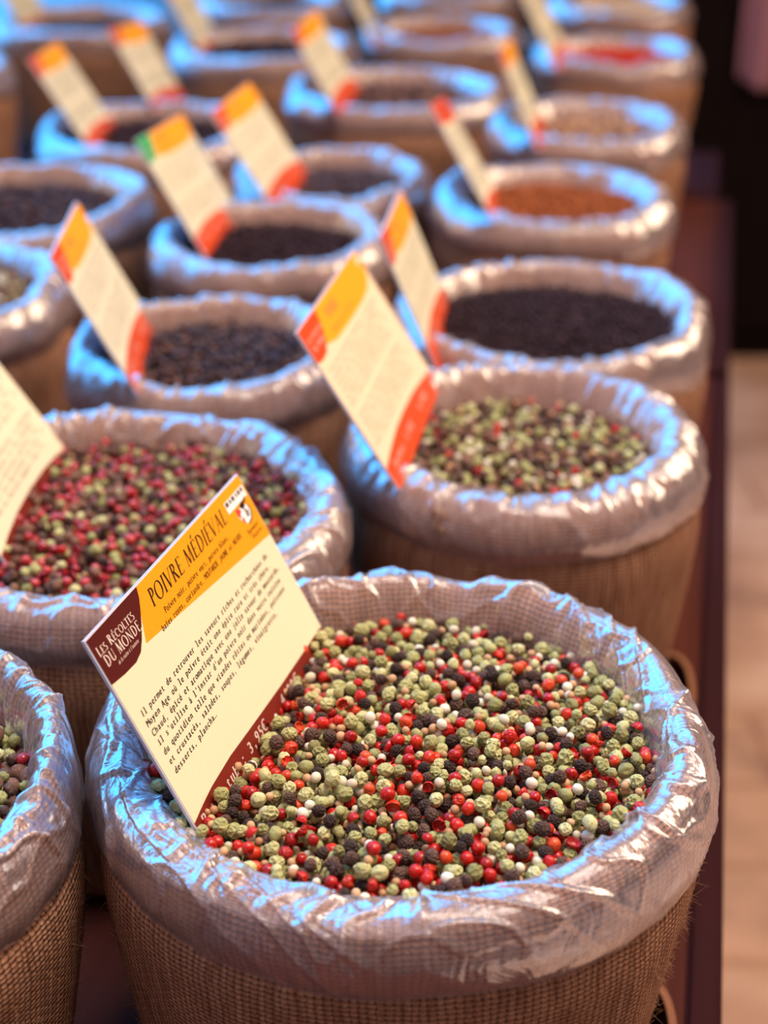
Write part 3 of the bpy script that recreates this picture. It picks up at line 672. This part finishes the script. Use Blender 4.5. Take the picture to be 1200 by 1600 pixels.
# ------------------------------------------------------------------ writing
_fc = bpy.data.curves.new('glyph', 'FONT'); _fo = bpy.data.objects.new('glyph', _fc); C.objects.link(_fo)
_glyph = {}
def glyph(ch):
    """flat triangles and width of one character of Blender's built-in face, em size 1"""
    if ch not in _glyph:
        _fc.body = ch; _fc.size = 1; _fc.resolution_u = 3
        dg = bpy.context.evaluated_depsgraph_get(); dg.update()
        me = _fo.evaluated_get(dg).to_mesh()
        V = [tuple(v.co[:2]) for v in me.vertices]; F = [tuple(p.vertices) for p in me.polygons]
        _glyph[ch] = (V, F); _fo.evaluated_get(dg).to_mesh_clear()
    return _glyph[ch]
class Ink:
    def __init__(s): s.V = []; s.F = []
    def poly(s, pts):
        b = len(s.V); s.V += [tuple(p) for p in pts]; s.F.append(tuple(range(b, b + len(pts))))
    def text(s, txt, x, y, size, adv, shear=0.12, bold=0.0, mono=True, dy=0.0):
        """monospaced line starting at x,y (baseline)"""
        cx = x
        for n_, ch in enumerate(txt):
            if ch != ' ':
                V, F = glyph(ch)
                if V:
                    x0 = min(v[0] for v in V); x1 = max(v[0] for v in V); w = (x1 - x0) * size
                    sx = 1.0
                    if w > adv * 0.92: sx = adv * 0.92 / w
                    if w < adv * 0.45 and ch in 'ilI': sx = 1.15
                    ox = cx + (adv - w * sx) / 2
                    for bo in ((0, bold) if bold else (0,)):
                        b = len(s.V)
                        s.V += [(ox + (v[0] - x0) * size * sx + shear * v[1] * size + bo, y + v[1] * size) for v in V]
                        s.F += [tuple(b + i for i in f_) for f_ in F]
                    if ch in 'ilr':      # slab feet of a typewriter face
                        zz = 0.0; wv = adv * 0.62 if ch != 'r' else adv * 0.45; c_ = ox + w * sx / 2 - (w * sx * 0.25 if ch == 'r' else 0)
                        s.poly([(c_ - wv / 2, y), (c_ + wv / 2, y), (c_ + wv / 2, y + size * 0.07), (c_ - wv / 2, y + size * 0.07)])
                        if ch != 'r':
                            ht = size * (0.52 if ch == 'i' else 0.72)
                            s.poly([(c_ - wv * .5 + shear * ht, y + ht - size * 0.07), (c_ + shear * ht, y + ht - size * 0.07), (c_ + shear * ht, y + ht), (c_ - wv * .5 + shear * ht, y + ht)])
            cx += adv
        return cx
    # roman capitals drawn with thick and thin strokes
    def stroke(s, p, q, w, x, y, h, sh):
        dx, dy = q[0] - p[0], q[1] - p[1]; l_ = math.hypot(dx, dy) or 1
        nx_, ny_ = -dy / l_ * w / 2, dx / l_ * w / 2
        P = [(p[0] + nx_, p[1] + ny_), (p[0] - nx_, p[1] - ny_), (q[0] - nx_, q[1] - ny_), (q[0] + nx_, q[1] + ny_)]
        s.poly([(x + (a + sh * b) * h, y + b * h) for a, b in P])
    def roman(s, txt, x, y, h, sh=0.0, track=0.10, small=1.0):
        TH, TN = 0.135, 0.05
        cx = x; first = True
        for ch in txt:
            if ch == ' ': cx += h * 0.42; first = True; continue
            acc = ch in 'ÉÈ'; c = {'É': 'E', 'È': 'E'}.get(ch, ch)
            hh = h if first else h * small; first = False
            S = []; A = []
            def arc(cx_, cy_, rx, ry, a0, a1, n=18, thin=TN, thick=TH):
                for i in range(n):
                    u0 = math.radians(a0 + (a1 - a0) * i / n); u1 = math.radians(a0 + (a1 - a0) * (i + 1) / n)
                    wq = [thin + (thick - thin) * abs(math.cos(u)) ** 1.3 for u in (u0, u1)]
                    P = []
                    for u, w_, sgn in ((u0, wq[0], 1), (u1, wq[1], 1), (u1, wq[1], -1), (u0, wq[0], -1)):
                        P.append((cx_ + (rx + sgn * w_ / 2) * math.cos(u), cy_ + (ry + sgn * w_ / 2) * math.sin(u)))
                    s.poly([(cx + (a + sh * b) * hh, y + b * hh) for a, b in P])
            st = lambda p, q, w: s.stroke(p, q, w, cx, y, hh, sh)
            sf = lambda X, Y, w=0.26: st((X - w / 2, Y), (X + w / 2, Y), 0.035)
            if c == 'P': st((.14, 0), (.14, 1), TH); sf(.14, .017); sf(.1, .983, .2); arc(.2, .74, .25, .235, -90, 90); w = .52
            elif c == 'R': st((.14, 0), (.14, 1), TH); sf(.14, .017); sf(.1, .983, .2); arc(.2, .75, .24, .225, -90, 90); st((.27, .53), (.62, .0), TH); w = .66
            elif c == 'D': st((.14, 0), (.14, 1), TH); arc(.22, .5, .43, .475, -90, 90, 26); st((.05, .025), (.24, .025), TN); st((.05, .975), (.24, .975), TN); w = .76
            elif c == 'O': arc(.42, .5, .35, .48, 0, 360, 40); w = .84
            elif c == 'C': arc(.42, .5, .35, .48, 50, 310, 30); st((.66, .72), (.66, .93), TN); w = .74
            elif c == 'I': st((.14, 0), (.14, 1), TH); sf(.14, .017); sf(.14, .983); w = .28
            elif c == 'V': st((.05, 1), (.34, 0), TH); st((.34, 0), (.62, 1), TN); sf(.06, .983, .2); sf(.61, .983, .2); w = .66
            elif c == 'A': st((.08, 0), (.36, 1), TN); st((.35, 1), (.66, 0), TH); st((.19, .36), (.54, .36), TN); sf(.08, .017, .2); sf(.66, .017, .22); w = .74
            elif c == 'E': st((.14, 0), (.14, 1), TH); st((.05, .975), (.50, .975), TN); st((.14, .52), (.43, .52), TN); st((.05, .025), (.53, .025), TN); st((.50, .85), (.50, 1), TN); st((.53, 0), (.53, .16), TN); w = .56
            elif c == 'L': st((.14, 0), (.14, 1), TH); sf(.14, .983); st((.05, .025), (.50, .025), TN); st((.50, 0), (.50, .18), TN); w = .52
            elif c == 'T': st((.32, 0), (.32, 1), TH); sf(.32, .017); st((.03, .975), (.61, .975), TN); st((.03, .82), (.03, 1), TN); st((.61, .82), (.61, 1), TN); w = .64
            elif c == 'U': st((.14, .28), (.14, 1), TH); st((.62, .28), (.62, 1), TN); arc(.38, .28, .24, .26, 180, 360, 20); sf(.14, .983); sf(.62, .983, .2); w = .76
            elif c == 'N': st((.12, 0), (.12, 1), TN); st((.10, 1), (.66, 0), TH); st((.66, 0), (.66, 1), TN); sf(.12, .017, .2); sf(.66, .983, .2); w = .78
            elif c == 'M': st((.10, 0), (.16, 1), TN); st((.16, 1), (.44, .05), TH); st((.44, .05), (.72, 1), TN); st((.74, 1), (.80, 0), TH); sf(.10, .017, .2); sf(.80, .017, .24); w = .90
            elif c == 'S': arc(.26, .735, .17, .225, 40, 270, 18); arc(.26, .265, .19, .245, -140, 90, 18); w = .52
            else: w = .4
            if acc: st((.26, 1.12), (.42, 1.30), TH * .8)
            cx += (w + track) * hh
        return cx
    def mesh(s, name, z, sx=1.0):
        me = bpy.data.meshes.new(name); me.from_pydata([(v[0], v[1], z) for v in s.V], [], s.F); me.update(); return me

def paper(name, col, fine=0.06, coat=0.35):
    b = NB(name); t = b.n('TexCoord').outputs['Object']
    f = b.noise(t, 700, 3)
    c = b.mix(b.maprange(f, 0.35, 0.65, 0.0, fine), col, tuple(x * 0.55 for x in col))
    b.set(color=c, rough=0.6, spec=0.15, coat=0.04); b.p.inputs['Coat Roughness'].default_value = 0.3; return b.m
M['cream'] = paper('cream_card', (0.74, 0.63, 0.42)); M['cream2'] = paper('warm_cream_card', (0.76, 0.57, 0.38)); M['pale'] = paper('pale_card', (0.68, 0.60, 0.42))
M['amber'] = paper('amber_print', (0.80, 0.30, 0.004)); M['amber2'] = paper('orange_print', (0.86, 0.32, 0.01))
M['wine'] = paper('wine_red_print', (0.075, 0.003, 0.002)); M['brick'] = paper('brick_red_print', (0.17, 0.014, 0.006)); M['vermil'] = paper('vermilion_print', (0.60, 0.055, 0.008))
M['greenp'] = paper('green_print', (0.02, 0.33, 0.10)); M['ink'] = simple('dark_ink', (0.022, 0.005, 0.005), 0.7, spec=0.1); M['whiteink'] = simple('white_ink', (0.80, 0.62, 0.52), 0.5)
M['white_p'] = simple('white_print', (0.82, 0.78, 0.76), 0.5); M['edge'] = simple('plastic_sleeve_edge', (0.55, 0.55, 0.72), 0.2, coat=0.5)
M['softink'] = simple('soft_ink', (0.10, 0.06, 0.055), 0.6); M['redink'] = simple('red_ink', (0.60, 0.03, 0.02), 0.5); M['greyink'] = simple('grey_ink', (0.5, 0.47, 0.46), 0.5)

def add_print(ink, name, mat, z, parent):
    return obj(name, ink.mesh(name, z), M[mat], parent)
def place_card(o, x, y, yaw, lean, roll, lift=0.0):
    d = Vector((math.cos(yaw), math.sin(yaw), 0)); n = Vector((math.sin(yaw), -math.cos(yaw), 0))
    u = Vector((0, 0, 1)) * math.cos(lean) - n * math.sin(lean)
    e = d * math.cos(roll) + u * math.sin(roll); v = u * math.cos(roll) - d * math.sin(roll); w = e.cross(v)
    o.matrix_world = Matrix(((e.x, v.x, w.x, x), (e.y, v.y, w.y, y), (e.z, v.z, w.z, ZC + lift), (0, 0, 0, 1)))
def prism(pts, z0, z1):
    bm = bmesh.new(); a = [bm.verts.new((x, y, z0)) for x, y in pts]; b = [bm.verts.new((x, y, z1)) for x, y in pts]
    bm.faces.new(a[::-1]); bm.faces.new(b)
    for i in range(len(pts)): j = (i + 1) % len(pts); bm.faces.new((a[i], a[j], b[j], b[i]))
    return bm

LINES2 = ['Issu de recoltes choisies, ce melange', 'releve les viandes et les legumes', 'ainsi que les poissons grilles, les', 'sauces et les marinades du jour. Il', 'se moud au dernier moment dans le', 'plat pour garder tout son parfum.']
def make_card(w, h, down, body='cream2', head='amber2', badge='vermil', foot='vermil', detail=1, seed=0, rounded=True):
    """price card; local x along the writing, y up the card, origin where its lower left corner meets the spices"""
    root = thing('price_card', '', 'price card')
    t = 0.0006
    bm = prism([(-.0006, -down), (w + .0006, -down), (w + .0006, h + .0006), (-.0006, h + .0006)], -t * 2, -t * .1)
    obj('plastic_sleeve', bm, M['edge'], root)
    obj('card_sheet', prism([(0, -down), (w, -down), (w, h), (0, h)], -t * .1, t * .3), M[body], root)
    z = t * .3
    def flat(name, pts, mat, zz): return obj(name, prism(pts, z, z + zz), M[mat], root)
    return root, flat, z

def card_main():
    w, h, down = 0.1495, 0.0762, 0.022; mm = 0.001
    root, flat, z = make_card(w, h, down, 'cream')
    flat('header_band', [(0.030, 0.0585), (0.1495, 0.0470), (w, h), (0.042, h)], 'amber', .00004)
    arc = [(0, 0.0584), (0.010, 0.0572), (0.019, 0.0568), (0.0245, 0.0580), (0.0290, 0.0610), (0.0335, 0.0650), (0.0375, 0.0690), (0.0405, 0.0725), (0.0425, h), (0, h)]
    flat('logo_badge', arc, 'wine', .00008)
    curve = [(0, -0.0005), (0.010, 0.0009), (0.020, 0.0019), (0.040, 0.0024), (0.068, 0.0014), (0.098, 0.0005), (0.122, 0.0002), (w, -0.0003)]
    flat('footer_band', [(0, -down), (w, -down)] + curve[::-1], 'brick', .00006)
    zt_ = z + .00012
    k = Ink(); e = k.roman('POIVRE MÉDIÉVAL', 0, 0, 1, 0.22, 0.10); s = 0.0755 / e
    k = Ink(); k.roman('POIVRE MÉDIÉVAL', 0.0455, 0.0655, 0.0066, 0.22, 0.10)
    mx = max(v[0] for v in k.V); k.V = [(0.0455 + (v[0] - 0.0455) * (0.0775 / (mx - 0.0455)), v[1]) for v in k.V]
    add_print(k, 'title_text', 'ink', zt_, root)
    k = Ink(); a = .00190
    k.text('Poivre noir, poivre vert, poivre blanc,', 0.0505, 0.0603, 0.0034, 0.00172, .15, .00008)
    k.text('baies roses, coriandre, MOUTARDE JAUNE et NOIRE', 0.0430, 0.0563, 0.0034, 0.00179, .15, .00008)
    add_print(k, 'subtitle_text', 'ink', zt_, root)
    k = Ink()
    T = ['Il permet de retrouver les saveurs riches et recherchées du', 'Moyen Age où le poivre était une épice rare et très chère.', 'Chaud, épicé et aromatique avec une jolie saveur de moutarde,',
         "il s'utilise à l'instar d'un poivre noir dans votre cuisine", 'du quotidien telle que viandes rôties ou marinées, poissons', 'et crustacés, salades, soupes, légumes, vinaigrette,', 'desserts, plancha…']
    for i, ln in enumerate(T):
        k.text(ln, 0.0054, 0.0416 - i * 0.00402 - 0.0004, 0.0036, 0.00224, .12, .00012)
    add_print(k, 'body_text', 'ink', zt_, root)
    k = Ink(); k.roman('LES RÉCOLTES', 0.0022, 0.0684, 0.0036, 0.0, 0.10, .82)
    f_ = 0.0295 / (max(v[0] for v in k.V) - 0.0022); k.V = [(0.0022 + (v[0] - 0.0022) * f_, v[1]) for v in k.V]
    j = Ink(); j.roman('DU MONDE', 0.0034, 0.0636, 0.0042, 0.0, 0.12, .95)
    f_ = 0.0285 / (max(v[0] for v in j.V) - 0.0034); j.V = [(0.0034 + (v[0] - 0.0034) * f_, v[1]) for v in j.V]
    b = len(k.V); k.V += j.V; k.F += [tuple(b + i for i in q) for q in j.F]
    k.text("de la racine à l'assiette", 0.0095, 0.0612, 0.0020, 0.00068, .35, .00004)
    add_print(k, 'logo_text', 'whiteink', z + .00015, root)
    k = Ink(); k.text('Petit tube: 3,95€', 0.0040, -0.0052, 0.0062, 0.0040, .12, .0003)
    k.text('4,90€', 0.0895, -0.0060, 0.0062, 0.0042, .12, .0003)
    add_print(k, 'price_text', 'whiteink', zt_, root)
    # origin stamp: white strip with grey marks, lion shield, two short lines
    flat('white_strip', [(0.1270, 0.0672), (0.1482, 0.0672), (0.1482, 0.0722), (0.1270, 0.0722)], 'white_p', .00008)
    k = Ink()
    for i, (x0, wd, mt) in enumerate(((.1276, .0030, 0), (.1318, .0016, 0), (.1345, .0028, 0), (.1388, .0013, 0), (.1412, .0024, 0), (.1446, .0022, 0))):
        k.poly([(x0, .0698), (x0 + wd, .0698), (x0 + wd, .0718), (x0, .0718)])
    add_print(k, 'strip_marks', 'softink', z + .00012, root)
    sh = [(0.1330, 0.0662), (0.1440, 0.0645), (0.1445, 0.0610), (0.1420, 0.0585), (0.1380, 0.0578), (0.1345, 0.0600), (0.1325, 0.0635)]
    flat('shield', sh, 'white_p', .00006)
    k = Ink(); k.poly([(0.1328, 0.0664), (0.1362, 0.0659), (0.1372, 0.0640), (0.1352, 0.0634), (0.1345, 0.0615), (0.1326, 0.0636)])
    k.poly([(0.1342, 0.0612), (0.1365, 0.0618), (0.1362, 0.0590), (0.1345, 0.0598)]); add_print(k, 'shield_red', 'redink', z + .0001, root)
    k = Ink()
    k.poly([(0.1372, 0.0662), (0.1405, 0.0672), (0.1425, 0.0668), (0.1418, 0.0645), (0.1392, 0.0640)])   # head of the heraldic beast
    k.poly([(0.1425, 0.0668), (0.1452, 0.0680), (0.1455, 0.0672), (0.1432, 0.0652)])
    k.poly([(0.1440, 0.0650), (0.1449, 0.0645), (0.1452, 0.0606), (0.1424, 0.0580), (0.1380, 0.0573), (0.1378, 0.0580), (0.1420, 0.0588), (0.1442, 0.0612)])
    k.poly([(0.1400, 0.0640), (0.1412, 0.0636), (0.1404, 0.0600), (0.1395, 0.0602)]); k.poly([(0.1418, 0.0630), (0.1428, 0.0622), (0.1415, 0.0598), (0.1408, 0.0602)])
    k.text('Savoir', 0.1325, 0.0543, 0.0030, 0.0021, .1, .0003); k.text('Faire', 0.1345, 0.0514, 0.0030, 0.0021, .1, .0003)
    add_print(k, 'stamp_marks', 'ink', z + .00013, root)
    return root

def card_other(w, h, down, body, head, badge, foot, nlines, soft, price=True, notch=False):
    root, flat, z = make_card(w, h, down, body)
    hy = h - 0.0215
    hb = [(0.028, hy + .004), (0.045, hy + .001), (0.08, hy), (0.115, hy), (0.135, hy + .0015), (0.146, hy + .006), (w, h - 0.010), (w, h), (0.036, h)]
    if notch: hb = hb[:-2] + [(w, h - .0065), (w - .004, h - .0065), (w - .007, h - .009), (w - .0095, h - .006), (w - .0075, h - .0025), (w - .004, h - .0025), (w, h - .003), (w, h)] + [(0.036, h)]
    flat('header_band', hb, head, .00004)
    flat('logo_badge', [(0, hy + .003), (0.010, hy + .0015), (0.020, hy + .002), (0.028, hy + .0055), (0.034, hy + .011), (0.038, hy + .017), (0.0395, h), (0, h)], badge, .00008)
    c = [(0, .009), (.02, .0115), (.045, .0135), (.07, .0140), (.10, .0132), (.125, .0112), (w, .0085)]
    flat('footer_band', [(0, -down), (w, -down)] + c[::-1], foot, .00006)
    k = Ink(); rr = random.Random(nlines); 
    pitch = (hy - 0.022) / nlines
    for i in range(nlines):
        if i == nlines // 2: continue
        k.text(LINES2[i % 6], 0.008, hy - 0.004 - (i + .5) * pitch, pitch * 0.95, 0.0034 + 0.0002 * (i % 2), .12, .0001)
    add_print(k, 'body_text', 'softink', z + .0001, root)
    k = Ink(); k.roman('POIVRE', 0.050, hy + .011, 0.006, 0.2, .1)
    k.text('Melange de poivres', 0.046, hy + .0045, 0.0036, 0.0030, .1, .0001); add_print(k, 'title_text', 'softink', z + .0001, root)
    k = Ink(); k.text('LES RÉCOLTES', 0.004, h - .009, .0034, .0026, 0, .0001); k.text('DU MONDE', 0.006, h - .014, .0036, .0030, 0, .0001); add_print(k, 'logo_text', 'whiteink', z + .00014, root)
    if price:
        k = Ink(); k.text('Sachet: 3,95€', 0.012, .0035, .0060, .0046, .1, .0002); k.text('4,90€', 0.095, .0030, .0060, .0048, .1, .0002); add_print(k, 'price_text', 'whiteink', z + .0001, root)
    return root

def finish(root, pose, label):
    place_card(root, *pose); root['label'] = label; root['group'] = 'price cards standing in the sacks'
finish(card_main(), (-0.0671, 0.4558, 1.307, 0.487, -0.005), 'price card reading POIVRE MÉDIÉVAL, with amber header and wine red corner')
CARDS = [
 ((0.0059, 0.7265, 1.399, 0.568, 0.006, 0.0116), 0.1510, 0.0914, 0.004, 'cream2', 'amber2', 'vermil', 'vermil', 12, True, 'price card with notched orange header, in the sack directly behind the nearest one'),
 ((-0.1480, 0.8735, 1.664, 0.490, -0.035, 0.0099), 0.1486, 0.0894, 0.006, 'pale', 'amber2', 'vermil', 'vermil', 11, False, 'price card tipped at the left rim of the small sack of dark peppercorns'),
 ((-0.1405, 1.1761, 1.487, 0.531, -0.063, 0.0116), 0.1484, 0.0926, 0.008, 'pale', 'amber2', 'greenp', 'vermil', 10, False, 'price card with a green corner beside its orange header'),
 ((-0.0956, 1.3188, 1.427, 0.561, 0.006, 0.0099), 0.1436, 0.0907, 0.010, 'pale', 'amber2', 'vermil', 'vermil', 10, False, 'price card just behind and right of the green cornered one'),
 ((0.0303, 0.9271, 1.488, 0.412, -0.037, 0.0083), 0.1448, 0.0826, 0.014, 'pale', 'amber2', 'vermil', 'vermil', 10, False, 'narrow looking price card at the left of the blackish purple pepper'),
 ((0.0886, 1.2738, 1.525, 0.540, -0.143, 0.0116), 0.1409, 0.1026, 0.006, 'pale', 'vermil', 'vermil', 'vermil', 10, False, 'price card seen nearly edge on in the orange brown spice sack'),
 ((0.1503, 1.5696, 1.442, 0.426, -0.049, 0.0116), 0.1450, 0.0953, 0.008, 'pale', 'amber2', 'vermil', 'vermil', 8, False, 'blurred price card seen nearly edge on in the dull brown spice sack'),
 ((0.2190, 2.0622, 1.352, 0.479, 0.038, 0.0083), 0.1453, 0.1170, 0.008, 'pale', 'amber2', 'vermil', 'vermil', 8, False, 'blurred price card at the left rim of the scarlet spice sack'),
 ((-0.2916, 1.5625, 1.590, 0.560, -0.037, 0.0083), 0.1485, 0.0999, 0.006, 'pale', 'amber2', 'vermil', 'vermil', 8, False, 'left and lower of the two blurred price cards at the upper left'),
 ((-0.2528, 1.7494, 1.512, 0.516, -0.081, 0.0149), 0.1436, 0.0927, 0.006, 'pale', 'amber2', 'vermil', 'vermil', 8, False, 'right and upper of the two blurred price cards at the upper left'),
 ((-0.0536, 1.7520, 1.423, 0.509, 0.028, 0.0116), 0.1512, 0.0945, 0.008, 'pale', 'amber2', 'vermil', 'vermil', 8, False, 'blurred price card standing in the broad dark brown spice sack'),
 ((-0.1752, 0.6610, 1.559, 0.589, -0.025, -0.0045), 0.1420, 0.0895, .018, 'cream', 'amber', 'wine', 'brick', 11, False, 'price card cut off by the left picture edge in the red berry mix'),
 ((-0.250, 2.215, 1.50, 0.51, -0.04), 0.150, 0.105, .006, 'pale', 'amber2', 'vermil', 'vermil', 8, False, 'blurred price card cut off by the top edge, left of centre'),
 ((-0.545, 2.460, 1.50, 0.51, -0.04), 0.150, 0.105, .006, 'pale', 'amber2', 'vermil', 'vermil', 8, False, 'blurred price card at the top left corner'),
 ((-0.425, 1.345, 1.50, 0.51, -0.04), 0.150, 0.100, .006, 'pale', 'amber2', 'vermil', 'vermil', 8, False, 'price card at the left edge of which only the lower right corner shows'),
 ((-0.015, 2.330, 1.50, 0.49, -0.04), 0.150, 0.105, .006, 'pale', 'amber2', 'vermil', 'vermil', 8, False, 'blurred price card at the top edge in the reddish brown spice'),
]
for pose, w, h, dn, bo, he, ba, fo, nl, notch, lab in CARDS:
    finish(card_other(w, h, dn, bo, he, ba, fo, nl, True, True, notch), pose, lab)
C.objects.unlink(_fo); bpy.data.objects.remove(_fo)
